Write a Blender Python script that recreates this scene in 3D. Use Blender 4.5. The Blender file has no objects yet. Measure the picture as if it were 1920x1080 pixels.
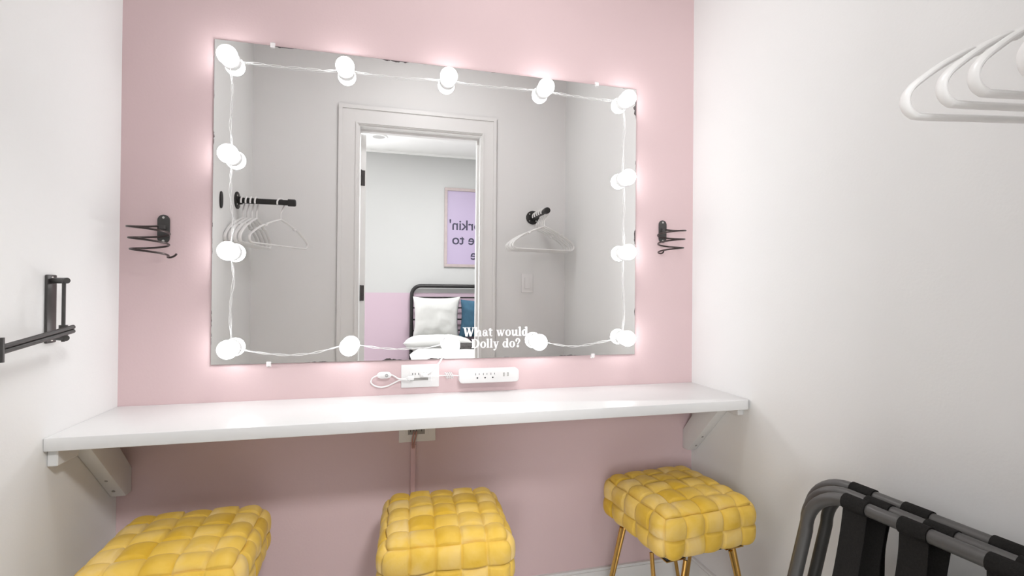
import bpy, bmesh, math, random
from mathutils import Vector, Matrix, noise
random.seed(7)
PI = math.pi
SC = bpy.context.scene
COL = SC.collection

# ------------------------------------------------------------------ camera
CAM = Vector((0.0, -1.5406, 1.064))
YAW, PITCH, ROLL, FPX = math.radians(14.2154), math.radians(0.3537), math.radians(0.4833), 919.07
fwd = Vector((math.sin(YAW)*math.cos(PITCH), math.cos(YAW)*math.cos(PITCH), math.sin(PITCH)))
rt = Vector((math.cos(YAW), -math.sin(YAW), 0.0))
up = rt.cross(fwd)
rt2 = rt*math.cos(ROLL) + up*math.sin(ROLL)
up2 = up*math.cos(ROLL) - rt*math.sin(ROLL)
cd = bpy.data.cameras.new('camera')
cam = bpy.data.objects.new('camera', cd)
COL.objects.link(cam)
cd.sensor_width = 36.0
cd.lens = FPX/1920*36.0
cd.clip_start = 0.02
cam.matrix_world = Matrix(((rt2.x, up2.x, -fwd.x, CAM.x), (rt2.y, up2.y, -fwd.y, CAM.y), (rt2.z, up2.z, -fwd.z, CAM.z), (0, 0, 0, 1)))
SC.camera = cam

# ------------------------------------------------------------------ world, lights, exposure
SC.view_settings.view_transform = 'Standard'
SC.view_settings.look = 'None'
SC.view_settings.gamma = 1.0
SC.view_settings.use_curve_mapping = False
SC.view_settings.exposure = 0.16
w = bpy.data.worlds.new('sky'); SC.world = w
w.use_nodes = True
wn = w.node_tree.nodes; wl = w.node_tree.links
sky = wn.new('ShaderNodeTexSky'); sky.sky_type = 'HOSEK_WILKIE'; sky.turbidity = 4.0
wl.new(sky.outputs['Color'], wn['Background'].inputs['Color'])
wn['Background'].inputs['Strength'].default_value = 0.6

def area(name, loc, rot, sx, sy, watts, col, disk=False):
    l = bpy.data.lights.new(name, 'AREA')
    l.shape = 'DISK' if disk else 'RECTANGLE'
    l.size = sx
    if not disk: l.size_y = sy
    l.energy = watts; l.color = col
    o = bpy.data.objects.new(name, l); COL.objects.link(o)
    o.location = loc; o.rotation_euler = rot
    return o
CLOSET_FILL_W, BEDCEIL_FILL_W, WINDOW_FILL_W, BULB_E = 5.2, 42.0, 55.0, 12.6
area('closet_ceiling_fill', (0.20, -0.66, 2.455), (0, 0, 0), 0.30, 0.30, CLOSET_FILL_W, (0.975, 0.985, 1.0), True)  # unseen fill source, added to brighten the nook from above
area('bedroom_ceiling_fill', (0.55, -2.15, 2.455), (0, 0, 0), 0.42, 0.42, BEDCEIL_FILL_W, (0.975, 0.985, 1.0), True)  # added fill, reaches through the doorway to the left side under the counter
area('window_fill', (-1.05, -3.72, 1.40), (PI/2, 0, 0), 1.0, 1.25, WINDOW_FILL_W, (0.965, 0.98, 1.0))  # fill from an unseen window, aimed through the doorway below the counter

# ------------------------------------------------------------------ materials
def srgb(r, g, b):
    f = lambda c: (c/255/12.92) if c/255 <= 0.04045 else ((c/255+0.055)/1.055)**2.4
    return (f(r), f(g), f(b), 1)
def mat(name, col, rough=0.5, metal=0.0, spec=0.5, noise_amt=0.0, noise_scale=8.0, bump=0.0, bump_scale=200.0, alpha=None):
    m = bpy.data.materials.new(name); m.use_nodes = True
    nt = m.node_tree; b = nt.nodes['Principled BSDF']
    c = col if len(col) == 4 else (*col, 1)
    b.inputs['Base Color'].default_value = c
    b.inputs['Roughness'].default_value = rough
    b.inputs['Metallic'].default_value = metal
    b.inputs['Specular IOR Level'].default_value = spec
    tc = nt.nodes.new('ShaderNodeTexCoord')
    if noise_amt:
        n = nt.nodes.new('ShaderNodeTexNoise'); n.inputs['Scale'].default_value = noise_scale; n.inputs['Detail'].default_value = 5
        nt.links.new(tc.outputs['Object'], n.inputs['Vector'])
        r = nt.nodes.new('ShaderNodeMix'); r.data_type = 'RGBA'
        r.inputs[6].default_value = tuple(max(0, x*(1-noise_amt)) for x in c[:3]) + (1,)
        r.inputs[7].default_value = tuple(min(1, x*(1+noise_amt)) for x in c[:3]) + (1,)
        nt.links.new(n.outputs['Fac'], r.inputs[0]); nt.links.new(r.outputs[2], b.inputs['Base Color'])
    if bump:
        n2 = nt.nodes.new('ShaderNodeTexNoise'); n2.inputs['Scale'].default_value = bump_scale; n2.inputs['Detail'].default_value = 3
        nt.links.new(tc.outputs['Object'], n2.inputs['Vector'])
        bp = nt.nodes.new('ShaderNodeBump'); bp.inputs['Strength'].default_value = bump; bp.inputs['Distance'].default_value = 0.002
        nt.links.new(n2.outputs['Fac'], bp.inputs['Height']); nt.links.new(bp.outputs['Normal'], b.inputs['Normal'])
    return m
M = {}
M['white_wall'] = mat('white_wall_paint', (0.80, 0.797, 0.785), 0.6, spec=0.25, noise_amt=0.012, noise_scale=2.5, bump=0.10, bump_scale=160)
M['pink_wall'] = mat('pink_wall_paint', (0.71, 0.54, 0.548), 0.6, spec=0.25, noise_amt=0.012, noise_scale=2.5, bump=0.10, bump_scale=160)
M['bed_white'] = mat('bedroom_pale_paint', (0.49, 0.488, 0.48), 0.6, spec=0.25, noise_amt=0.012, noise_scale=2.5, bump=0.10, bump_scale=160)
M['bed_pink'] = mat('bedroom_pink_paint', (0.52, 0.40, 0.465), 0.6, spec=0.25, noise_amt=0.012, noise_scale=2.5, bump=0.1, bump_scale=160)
M['ceiling'] = mat('ceiling_paint', (0.85, 0.845, 0.83), 0.8, spec=0.2, noise_amt=0.01, noise_scale=3)
M['trim'] = mat('white_trim_enamel', (0.80, 0.795, 0.78), 0.35, spec=0.4, noise_amt=0.008, noise_scale=5)
M['counter'] = mat('white_quartz', (0.78, 0.775, 0.765), 0.32, spec=0.5, noise_amt=0.02, noise_scale=14)
M['bracket'] = mat('painted_wood', (0.76, 0.76, 0.75), 0.5, noise_amt=0.02, noise_scale=20, bump=0.2, bump_scale=60)
M['plastic'] = mat('white_plastic', (0.84, 0.83, 0.82), 0.35, noise_amt=0.006, noise_scale=30)
M['hanger'] = mat('white_hanger_plastic', (0.82, 0.81, 0.795), 0.35, noise_amt=0.006, noise_scale=30)
M['dark'] = mat('slot_black', (0.03, 0.03, 0.032), 0.5)
M['grey_slot'] = mat('socket_grey', (0.33, 0.32, 0.30), 0.5)
M['pale_grey'] = mat('socket_pale_grey', (0.62, 0.61, 0.58), 0.4)
M['black_metal'] = mat('black_metal', (0.075, 0.072, 0.07), 0.36, metal=0.6, spec=0.5, noise_amt=0.2, noise_scale=60)
M['bronze'] = mat('dark_bronze_wire', (0.055, 0.042, 0.040), 0.32, metal=0.7, noise_amt=0.2, noise_scale=50)
M['pipe'] = mat('black_iron_pipe', (0.028, 0.027, 0.026), 0.5, metal=0.4, noise_amt=0.3, noise_scale=50)
M['rack'] = mat('dark_grey_tube_enamel', (0.088, 0.085, 0.081), 0.40, metal=0.2, noise_amt=0.1, noise_scale=30)
M['strap'] = mat('black_webbing', (0.018, 0.017, 0.016), 0.9, spec=0.15, noise_amt=0.4, noise_scale=300, bump=0.6, bump_scale=700)
M['gold'] = mat('brushed_gold', (0.60, 0.36, 0.10), 0.25, metal=1.0, noise_amt=0.08, noise_scale=60)
M['steel'] = mat('screw_steel', (0.7, 0.69, 0.67), 0.3, metal=1.0)
M['clear_clip'] = mat('clear_acrylic', (0.86, 0.82, 0.82), 0.15)
M['raceway'] = mat('pink_painted_raceway', (0.72, 0.50, 0.52), 0.5, noise_amt=0.02)
M['brown_cord'] = mat('pinkish_brown_cord', (0.46, 0.25, 0.22), 0.5)
M['cord'] = mat('white_cord', (0.86, 0.85, 0.84), 0.35)
M['decal'] = mat('white_vinyl', (0.90, 0.89, 0.89), 0.5)
M['wood_frame'] = mat('greyish_wood', (0.40, 0.33, 0.32), 0.5, noise_amt=0.15, noise_scale=25)
M['print'] = mat('lilac_print', (0.40, 0.33, 0.465), 0.5, noise_amt=0.01)
M['ink'] = mat('navy_ink', (0.035, 0.03, 0.06), 0.6)
M['bed_metal'] = mat('bed_black_metal', (0.03, 0.028, 0.028), 0.45, metal=0.4)
M['linen'] = mat('white_linen', (0.60, 0.596, 0.578), 0.9, spec=0.1, bump=0.4, bump_scale=90, noise_amt=0.02)
M['teal'] = mat('slate_blue_velvet', (0.050, 0.115, 0.175), 0.85, spec=0.2, noise_amt=0.3, noise_scale=18, bump=0.3, bump_scale=120)
M['blanket'] = mat('charcoal_blanket', (0.075, 0.07, 0.068), 0.95, spec=0.1, noise_amt=0.5, noise_scale=60)
M['sheet_grey'] = mat('grey_sheet', (0.20, 0.19, 0.185), 0.9, spec=0.1, noise_amt=0.1, noise_scale=20)
M['can_grey'] = mat('lamp_baffle_grey', (0.45, 0.44, 0.43), 0.5)
M['silver_edge'] = mat('mirror_glass_edge', (0.35, 0.38, 0.36), 0.2)

def floor_mat():
    m = mat('oak_planks', (0.5, 0.36, 0.23), 0.4)
    nt = m.node_tree; b = nt.nodes['Principled BSDF']
    tc = nt.nodes['Texture Coordinate'] if 'Texture Coordinate' in nt.nodes else nt.nodes.new('ShaderNodeTexCoord')
    br = nt.nodes.new('ShaderNodeTexBrick'); br.inputs['Scale'].default_value = 1.0
    br.inputs['Brick Width'].default_value = 1.1; br.inputs['Row Height'].default_value = 0.13; br.inputs['Mortar Size'].default_value = 0.002
    br.inputs['Color1'].default_value = (0.76, 0.745, 0.725, 1); br.inputs['Color2'].default_value = (0.79, 0.775, 0.755, 1); br.inputs['Mortar'].default_value = (0.3, 0.28, 0.26, 1)
    nt.links.new(tc.outputs['Object'], br.inputs['Vector']); nt.links.new(br.outputs['Color'], b.inputs['Base Color'])
    return m
M['floor'] = floor_mat()

def velvet_mat():
    m = bpy.data.materials.new('yellow_velvet'); m.use_nodes = True
    nt = m.node_tree; b = nt.nodes['Principled BSDF']
    at = nt.nodes.new('ShaderNodeAttribute'); at.attribute_name = 'pile'
    tc = nt.nodes.new('ShaderNodeTexCoord')
    n = nt.nodes.new('ShaderNodeTexNoise'); n.inputs['Scale'].default_value = 16; n.inputs['Detail'].default_value = 4; n.inputs['Distortion'].default_value = 0.6
    nt.links.new(tc.outputs['Object'], n.inputs['Vector'])
    ma = nt.nodes.new('ShaderNodeMath'); ma.operation = 'MULTIPLY_ADD'; ma.inputs[1].default_value = 1.5; ma.inputs[2].default_value = -0.75
    nt.links.new(n.outputs['Fac'], ma.inputs[0])
    ad = nt.nodes.new('ShaderNodeMath'); ad.operation = 'ADD'; ad.use_clamp = True
    nt.links.new(ma.outputs[0], ad.inputs[0]); nt.links.new(at.outputs['Fac'], ad.inputs[1])
    r = nt.nodes.new('ShaderNodeValToRGB')
    e = r.color_ramp.elements
    e[0].position = 0.0; e[0].color = (0.70, 0.43, 0.042, 1)
    e[1].position = 1.0; e[1].color = (0.82, 0.60, 0.255, 1)
    e.new(0.5).color = (0.79, 0.525, 0.105, 1)
    nt.links.new(ad.outputs[0], r.inputs['Fac']); nt.links.new(r.outputs['Color'], b.inputs['Base Color'])
    b.inputs['Roughness'].default_value = 0.85; b.inputs['Specular IOR Level'].default_value = 0.15
    b.inputs['Sheen Weight'].default_value = 0.15; b.inputs['Sheen Roughness'].default_value = 0.4
    n2 = nt.nodes.new('ShaderNodeTexNoise'); n2.inputs['Scale'].default_value = 60; n2.inputs['Detail'].default_value = 3
    nt.links.new(tc.outputs['Object'], n2.inputs['Vector'])
    bp = nt.nodes.new('ShaderNodeBump'); bp.inputs['Strength'].default_value = 0.35; bp.inputs['Distance'].default_value = 0.003
    nt.links.new(n2.outputs['Fac'], bp.inputs['Height']); nt.links.new(bp.outputs['Normal'], b.inputs['Normal'])
    return m
M['velvet'] = velvet_mat()

def bulb_mat():
    m = bpy.data.materials.new('lit_bulb_globe'); m.use_nodes = True
    b = m.node_tree.nodes['Principled BSDF']
    b.inputs['Base Color'].default_value = (0.9, 0.9, 0.9, 1)
    b.inputs['Emission Color'].default_value = (0.975, 0.985, 1.0, 1)
    b.inputs['Emission Strength'].default_value = BULB_E
    return m
M['bulb'] = bulb_mat()
def fill_mat(name, s):
    m = bpy.data.materials.new(name); m.use_nodes = True
    b = m.node_tree.nodes['Principled BSDF']
    b.inputs['Emission Color'].default_value = (1.0, 0.985, 0.96, 1); b.inputs['Emission Strength'].default_value = s
    return m
M['fill_glow'] = fill_mat('fill_diffuser', 3.0)  # glow for the two added ceiling fixtures

MX0, MX1, MZ0, MZ1 = -0.4777, 0.8267, 0.8503, 1.7643
def mirror_mat():
    # silvered glass whose backing has rotted in specks along the edges
    m = bpy.data.materials.new('silvered_mirror'); m.use_nodes = True
    nt = m.node_tree; L = nt.links; b = nt.nodes['Principled BSDF']
    b.inputs['Base Color'].default_value = (0.935, 0.937, 0.935, 1); b.inputs['Metallic'].default_value = 1.0; b.inputs['Roughness'].default_value = 0.0
    d = nt.nodes.new('ShaderNodeBsdfDiffuse'); d.inputs['Color'].default_value = (0.10, 0.085, 0.085, 1)
    mix = nt.nodes.new('ShaderNodeMixShader')
    tc = nt.nodes.new('ShaderNodeTexCoord'); sp = nt.nodes.new('ShaderNodeSeparateXYZ')
    L.new(tc.outputs['Object'], sp.inputs[0])
    def math_(op, a, bb=None, clamp=False):
        n = nt.nodes.new('ShaderNodeMath'); n.operation = op; n.use_clamp = clamp
        for i, v in enumerate((a, bb)):
            if v is None: continue
            if isinstance(v, (int, float)): n.inputs[i].default_value = v
            else: L.new(v, n.inputs[i])
        return n.outputs[0]
    hw, hh = (MX1-MX0)/2, (MZ1-MZ0)/2
    ex = math_('SUBTRACT', hw, math_('ABSOLUTE', sp.outputs['X']))
    ez = math_('SUBTRACT', hh, math_('ABSOLUTE', sp.outputs['Z']))
    e = math_('MINIMUM', ex, ez)
    n1 = nt.nodes.new('ShaderNodeTexNoise'); n1.inputs['Scale'].default_value = 9; n1.inputs['Detail'].default_value = 2
    n2 = nt.nodes.new('ShaderNodeTexNoise'); n2.inputs['Scale'].default_value = 70; n2.inputs['Detail'].default_value = 3
    L.new(tc.outputs['Object'], n1.inputs['Vector']); L.new(tc.outputs['Object'], n2.inputs['Vector'])
    reach = math_('MULTIPLY', math_('MULTIPLY', math_('SUBTRACT', n1.outputs['Fac'], 0.54, True), math_('SUBTRACT', n2.outputs['Fac'], 0.30, True)), 0.17)
    L.new(math_('LESS_THAN', e, math_('ADD', reach, 0.0003)), mix.inputs[0])
    L.new(b.outputs[0], mix.inputs[1]); L.new(d.outputs[0], mix.inputs[2])
    L.new(mix.outputs[0], nt.nodes['Material Output'].inputs['Surface'])
    return m
M['mirror'] = mirror_mat()

# ------------------------------------------------------------------ builders
class MB:
    def __init__(s): s.bm = bmesh.new()
    def box(s, x0, x1, y0, y1, z0, z1, bev=0.0, seg=2, mtx=None):
        v = [s.bm.verts.new(Vector(p)) for p in ((x0,y0,z0),(x1,y0,z0),(x1,y1,z0),(x0,y1,z0),(x0,y0,z1),(x1,y0,z1),(x1,y1,z1),(x0,y1,z1))]
        f = [s.bm.faces.new([v[i] for i in q]) for q in ((3,2,1,0),(4,5,6,7),(0,1,5,4),(1,2,6,5),(2,3,7,6),(3,0,4,7))]
        vs = v
        if bev > 0:
            es = list({e for q in f for e in q.edges})
            r = bmesh.ops.bevel(s.bm, geom=es, offset=bev, segments=seg, profile=0.5, affect='EDGES')
            vs = list({vv for ff in r['faces'] for vv in ff.verts} | {vv for vv in v if vv.is_valid})
        if mtx is not None:
            for vv in vs: vv.co = mtx @ vv.co
        return s
    def prism(s, pts, axis, a0, a1, bev=0.0):
        # pts: 2D outline; axis: extrusion axis 0/1/2
        def P(p, a):
            if axis == 0: return (a, p[0], p[1])
            if axis == 1: return (p[0], a, p[1])
            return (p[0], p[1], a)
        A = [s.bm.verts.new(P(p, a0)) for p in pts]; B = [s.bm.verts.new(P(p, a1)) for p in pts]
        n = len(pts)
        fs = [s.bm.faces.new(A), s.bm.faces.new(B[::-1])]
        for i in range(n): fs.append(s.bm.faces.new((A[i], B[i], B[(i+1) % n], A[(i+1) % n])))
        bmesh.ops.recalc_face_normals(s.bm, faces=fs)
        if bev:
            es = list({e for q in fs for e in q.edges})
            bmesh.ops.bevel(s.bm, geom=es, offset=bev, segments=2, profile=0.5, affect='EDGES')
        return s
    def tube(s, path, r, seg=10, closed=False, cap=True, flat=None):
        # sweep a circle (or an ellipse r x flat) along a polyline
        P = [Vector(p) for p in path]; n = len(P)
        T = []
        for i in range(n):
            a = P[(i-1) % n] if (closed or i > 0) else P[i]
            b = P[(i+1) % n] if (closed or i < n-1) else P[i]
            t = (b-a)
            T.append(t.normalized() if t.length > 1e-9 else Vector((0,0,1)))
        ref = Vector((0,0,1)) if abs(T[0].z) < 0.9 else Vector((1,0,0))
        N = (ref - T[0]*ref.dot(T[0])).normalized()
        rings = []
        for i in range(n):
            N = (N - T[i]*N.dot(T[i])).normalized(); B = T[i].cross(N)
            rr = r[i] if isinstance(r, (list, tuple)) else r
            r2 = flat if flat else rr
            rings.append([s.bm.verts.new(P[i] + N*(rr*math.cos(2*PI*k/seg)) + B*(r2*math.sin(2*PI*k/seg))) for k in range(seg)])
        m = n if closed else n-1
        for i in range(m):
            A, Bq = rings[i], rings[(i+1) % n]
            for k in range(seg): s.bm.faces.new((A[k], A[(k+1) % seg], Bq[(k+1) % seg], Bq[k]))
        if cap and not closed:
            s.bm.faces.new(rings[0][::-1]); s.bm.faces.new(rings[-1])
        return s
    def ribbon(s, path, wdir, w, t):
        # flat band: path polyline, width direction vector, width, thickness
        P = [Vector(p) for p in path]; W = Vector(wdir).normalized()*w/2; n = len(P); rows = []
        for i in range(n):
            t0 = (P[min(i+1, n-1)] - P[max(i-1, 0)]).normalized()
            nn = t0.cross(W).normalized()*t/2
            rows.append([s.bm.verts.new(P[i]+q) for q in (W+nn, W-nn, -W-nn, -W+nn)])
        for i in range(n-1):
            for k in range(4): s.bm.faces.new((rows[i][k], rows[i][(k+1) % 4], rows[i+1][(k+1) % 4], rows[i+1][k]))
        s.bm.faces.new(rows[0][::-1]); s.bm.faces.new(rows[-1])
        return s
    def lathe(s, prof, c, axis, seg=24):
        # prof: (radius, distance along axis); closed at zero-radius ends
        ax = Vector(axis).normalized()
        ref = Vector((0,0,1)) if abs(ax.z) < 0.9 else Vector((1,0,0))
        u = ax.cross(ref).normalized(); v = ax.cross(u); c = Vector(c); rows = []
        for (r, h) in prof:
            if r <= 1e-7: rows.append([s.bm.verts.new(c+ax*h)])
            else: rows.append([s.bm.verts.new(c + ax*h + (u*math.cos(2*PI*k/seg) + v*math.sin(2*PI*k/seg))*r) for k in range(seg)])
        fs = []
        for A, B in zip(rows, rows[1:]):
            for k in range(seg):
                k2 = (k+1) % seg
                if len(A) == 1 and len(B) == 1: continue
                if len(A) == 1: fs.append(s.bm.faces.new((A[0], B[k2], B[k])))
                elif len(B) == 1: fs.append(s.bm.faces.new((A[k], A[k2], B[0])))
                else: fs.append(s.bm.faces.new((A[k], A[k2], B[k2], B[k])))
        bmesh.ops.recalc_face_normals(s.bm, faces=fs)
        return s
    def build(s, name, m, parent=None, smooth=True, angle=35):
        bmesh.ops.recalc_face_normals(s.bm, faces=s.bm.faces[:])
        me = bpy.data.meshes.new(name)
        if smooth:
            for f in s.bm.faces: f.smooth = True
            lim = math.radians(angle)
            for e in s.bm.edges:
                if len(e.link_faces) == 2 and e.calc_face_angle(0) > lim: e.smooth = False
        s.bm.to_mesh(me); s.bm.free()
        o = bpy.data.objects.new(name, me); COL.objects.link(o)
        me.materials.append(m)
        if parent is not None: o.parent = parent
        return o
def tag(o, label, cat, group=None, kind=None):
    o['label'] = label; o['category'] = cat
    if group: o['group'] = group
    if kind: o['kind'] = kind
    return o
def thing(name, label, cat, loc=(0,0,0), rz=0.0, group=None):
    o = bpy.data.objects.new(name, None); COL.objects.link(o)
    o.empty_display_size = 0.05
    o.location = loc; o.rotation_euler = (0, 0, rz)
    return tag(o, label, cat, group)
def struct(o, label=None):
    o['kind'] = 'structure'
    if label: o['label'] = label
    return o
def copy_tree(o, parent=None):
    c = o.copy(); COL.objects.link(c)
    if parent is not None: c.parent = parent
    for ch in o.children: copy_tree(ch, c)
    return c
def arc(c, r, a0, a1, n, f):
    return [f(c[0]+r*math.cos(a0+(a1-a0)*i/n), c[1]+r*math.sin(a0+(a1-a0)*i/n)) for i in range(n+1)]
def smooth_path(pts, per=8, closed=False):
    P = [Vector(p) for p in pts]; n = len(P); out = []
    m = n if closed else n-1
    for i in range(m):
        p0 = P[(i-1) % n] if (closed or i > 0) else P[i]; p1 = P[i]; p2 = P[(i+1) % n]
        p3 = P[(i+2) % n] if (closed or i+2 < n) else P[(i+1) % n]
        for k in range(per):
            t = k/per
            out.append(0.5*((2*p1) + (p2-p0)*t + (2*p0-5*p1+4*p2-p3)*t*t + (3*p1-p0-3*p2+p3)*t**3))
    if not closed: out.append(P[-1])
    return out

# ------------------------------------------------------------------ the setting
XL, XR = -0.7022, 1.0553
D = 1.32                      # depth of the dressing nook
JD = 0.12                     # door wall thickness
CEIL = 2.50
CT, CTH, CD = 0.7447, 0.0290, 0.295
DX0, DX1, DH = -0.158, 0.522, 1.975     # clear door opening
BX0, BX1, BY = -1.70, 2.10, -3.70       # bedroom

struct(MB().box(XL-0.1, XR+0.1, 0.0, 0.1, 0, CEIL).build('wall_back', M['pink_wall'], smooth=False), 'pink painted back wall behind mirror and counter')
struct(MB().box(XL-0.1, XL, -D, 0.0, 0, CEIL).build('wall_left', M['white_wall'], smooth=False), 'white left side wall of the nook')
struct(MB().box(XR, XR+0.1, -D, 0.0, 0, CEIL).build('wall_right', M['white_wall'], smooth=False), 'white right side wall of the nook')
dw = MB()
dw.box(BX0, DX0-0.02, -D-JD, -D, 0, CEIL); dw.box(DX1+0.02, BX1, -D-JD, -D, 0, CEIL); dw.box(DX0-0.02, DX1+0.02, -D-JD, -D, DH+0.02, CEIL)
struct(dw.build('wall_door', M['white_wall'], smooth=False), 'white wall with the doorway seen in the mirror')
struct(MB().box(BX0-0.1, BX1+0.1, BY-0.1, 0.1, -0.06, 0.0).build('floor', M['floor'], smooth=False))
struct(MB().box(BX0-0.1, BX1+0.1, BY-0.1, 0.1, CEIL, CEIL+0.06).build('ceiling', M['ceiling'], smooth=False))
# bedroom
BZ = 1.036
WX0, WX1, WZ0, WZ1 = -1.57, -0.53, 0.76, 2.04  # unseen window opening, put in this wall to light the area under the counter
bw = MB().box(WX1, BX1, BY-0.1, BY, BZ, CEIL); bw.box(BX0, WX0, BY-0.1, BY, BZ, CEIL); bw.box(WX0, WX1, BY-0.1, BY, WZ1, CEIL)
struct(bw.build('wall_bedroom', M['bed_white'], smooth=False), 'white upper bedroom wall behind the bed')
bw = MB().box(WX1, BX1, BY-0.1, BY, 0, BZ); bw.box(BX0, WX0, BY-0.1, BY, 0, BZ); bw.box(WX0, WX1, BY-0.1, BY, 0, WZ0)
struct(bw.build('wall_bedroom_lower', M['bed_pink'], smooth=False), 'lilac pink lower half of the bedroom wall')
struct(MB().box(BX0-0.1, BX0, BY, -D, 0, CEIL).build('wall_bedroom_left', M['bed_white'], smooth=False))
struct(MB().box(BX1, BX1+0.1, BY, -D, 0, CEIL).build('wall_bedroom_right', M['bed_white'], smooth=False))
wf = MB()
for a, b, c, d in ((WX0, WX1, WZ0, WZ0+0.04), (WX0, WX1, WZ1-0.04, WZ1), (WX0, WX0+0.04, WZ0, WZ1), (WX1-0.04, WX1, WZ0, WZ1)):
    wf.box(a, b, BY-0.09, BY-0.03, c, d)
struct(wf.build('fill_window_1', M['trim'], smooth=False), 'frame of the unseen bedroom window placed for fill light')
struct(MB().box(XL, XR, -0.014, 0.0, 0.0, 0.126).box(XL, XR, -0.010, 0.0, 0.126, 0.134).build('baseboard_back', M['trim'], smooth=False), 'white baseboard below the pink wall')
struct(MB().box(XR-0.014, XR, -D, -0.014, 0.0, 0.126).box(XR-0.010, XR, -D, -0.014, 0.126, 0.134).build('baseboard_right', M['trim'], smooth=False), 'white baseboard along the right wall')
struct(MB().box(XL, XL+0.014, -D, -0.014, 0.0, 0.126).box(XL, XL+0.010, -D, -0.014, 0.126, 0.134).build('baseboard_left', M['trim'], smooth=False), 'white baseboard along the left wall')
# crown line where bedroom wall meets ceiling
struct(MB().box(BX0, BX1, BY, BY+0.012, CEIL-0.02, CEIL).build('trim_2', M['trim'], smooth=False), 'slim trim under the bedroom ceiling')

# door casing: flat board with a raised outer band and an inner bead
def casing():
    m = MB(); y = -D
    xo0, xo1, zo = -0.2705, 0.617, 2.088
    xi0, xi1, zi = DX0-0.008, DX1+0.008, DH+0.008
    def frame(i0, i1, h):      # ring between offset i0 (from the inner edge, fraction) and i1
        def L(f): return xi0 + (xo0-xi0)*f
        def R_(f): return xi1 + (xo1-xi1)*f
        def Z(f): return zi + (zo-zi)*f
        m.prism([(L(i1), 0), (L(i0), 0), (L(i0), Z(i0)), (L(i1), Z(i1))], 1, y, y+h)
        m.prism([(R_(i0), 0), (R_(i1), 0), (R_(i1), Z(i1)), (R_(i0), Z(i0))], 1, y, y+h)
        m.prism([(L(i0), Z(i0)), (R_(i0), Z(i0)), (R_(i1), Z(i1)), (L(i1), Z(i1))], 1, y, y+h)
    frame(0.0, 1.0, 0.008); frame(0.05, 0.14, 0.013); frame(0.80, 1.0, 0.014)
    return struct(m.build('trim_1', M['trim'], smooth=False), 'white moulded casing around the doorway in the mirror')
casing()
jm = MB()
jm.box(DX0-0.02, DX0, -D-JD, -D, 0, DH); jm.box(DX1, DX1+0.02, -D-JD, -D, 0, DH); jm.box(DX0-0.02, DX1+0.02, -D-JD, -D, DH, DH+0.02)
jm.box(DX1-0.012, DX1, -D-0.085, -D-0.05, 0, DH-0.012); jm.box(DX0, DX1, -D-0.085, -D-0.05, DH-0.012, DH)
struct(jm.build('trim_3', M['trim'], smooth=False), 'white door jamb of the open doorway')
# the door leaf stands open into the bedroom; the mirror shows its hinge edge
OA = math.radians(22)
leaf = struct(MB().box(0.0, 0.035, -0.665, 0.0, 0.012, DH-0.004, 0.0012, 1).build('door_1', M['trim']), 'white interior door swung open into the bedroom, only its edge showing')
leaf.location = (DX0-0.004, -D-JD-0.006, 0); leaf.rotation_euler = (0, 0, -OA)
for z in (1.715, 1.045, 0.25):
    h = MB().box(0.003, 0.028, -0.0002, 0.0035, z-0.045, z+0.045, 0.001, 1)
    h.lathe([(0, -0.046), (0.0055, -0.046), (0.0055, 0.046), (0, 0.046)], (0.003, 0.006, z), (0, 0, 1), 12)
    h.build('hinge', M['black_metal'], leaf)['label'] = 'black door hinge'

# two ceiling fixtures added out of frame for fill; the recessed one is real
cl = thing('fill_ceiling_light', 'added round flush white fill light, out of view over the dressing nook', 'ceiling light', (0.20, -0.66, CEIL))
MB().lathe([(0, 0), (0.17, 0), (0.17, -0.03), (0.158, -0.036), (0.158, -0.03), (0, -0.03)], (0, 0, 0), (0, 0, 1), 40).build('rim', M['plastic'], cl)
MB().lathe([(0, -0.031), (0.150, -0.031), (0.155, -0.036), (0, -0.040)], (0, 0, 0), (0, 0, 1), 40).build('diffuser', M['fill_glow'], cl)
cl = thing('fill_ceiling_light', 'added round flush white fill light, out of view in the bedroom', 'ceiling light', (0.55, -2.15, CEIL))
MB().lathe([(0, 0), (0.19, 0), (0.19, -0.03), (0.178, -0.036), (0.178, -0.03), (0, -0.03)], (0, 0, 0), (0, 0, 1), 40).build('rim', M['plastic'], cl)
MB().lathe([(0, -0.031), (0.170, -0.031), (0.175, -0.036), (0, -0.040)], (0, 0, 0), (0, 0, 1), 40).build('diffuser', M['fill_glow'], cl)
rl = thing('recessed_light', 'small unlit round recessed light in the bedroom ceiling', 'ceiling light', (-0.095, -3.22, CEIL))
MB().lathe([(0.055, 0.0), (0.08, 0.0), (0.082, -0.004), (0.078, -0.008), (0.058, -0.006), (0.055, 0.0)], (0, 0, 0), (0, 0, 1), 32).build('trim_ring', M['plastic'], rl)
MB().lathe([(0, -0.002), (0.056, -0.002), (0.056, -0.004), (0, -0.004)], (0, 0, 0), (0, 0, 1), 32).build('baffle', M['can_grey'], rl)

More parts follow.
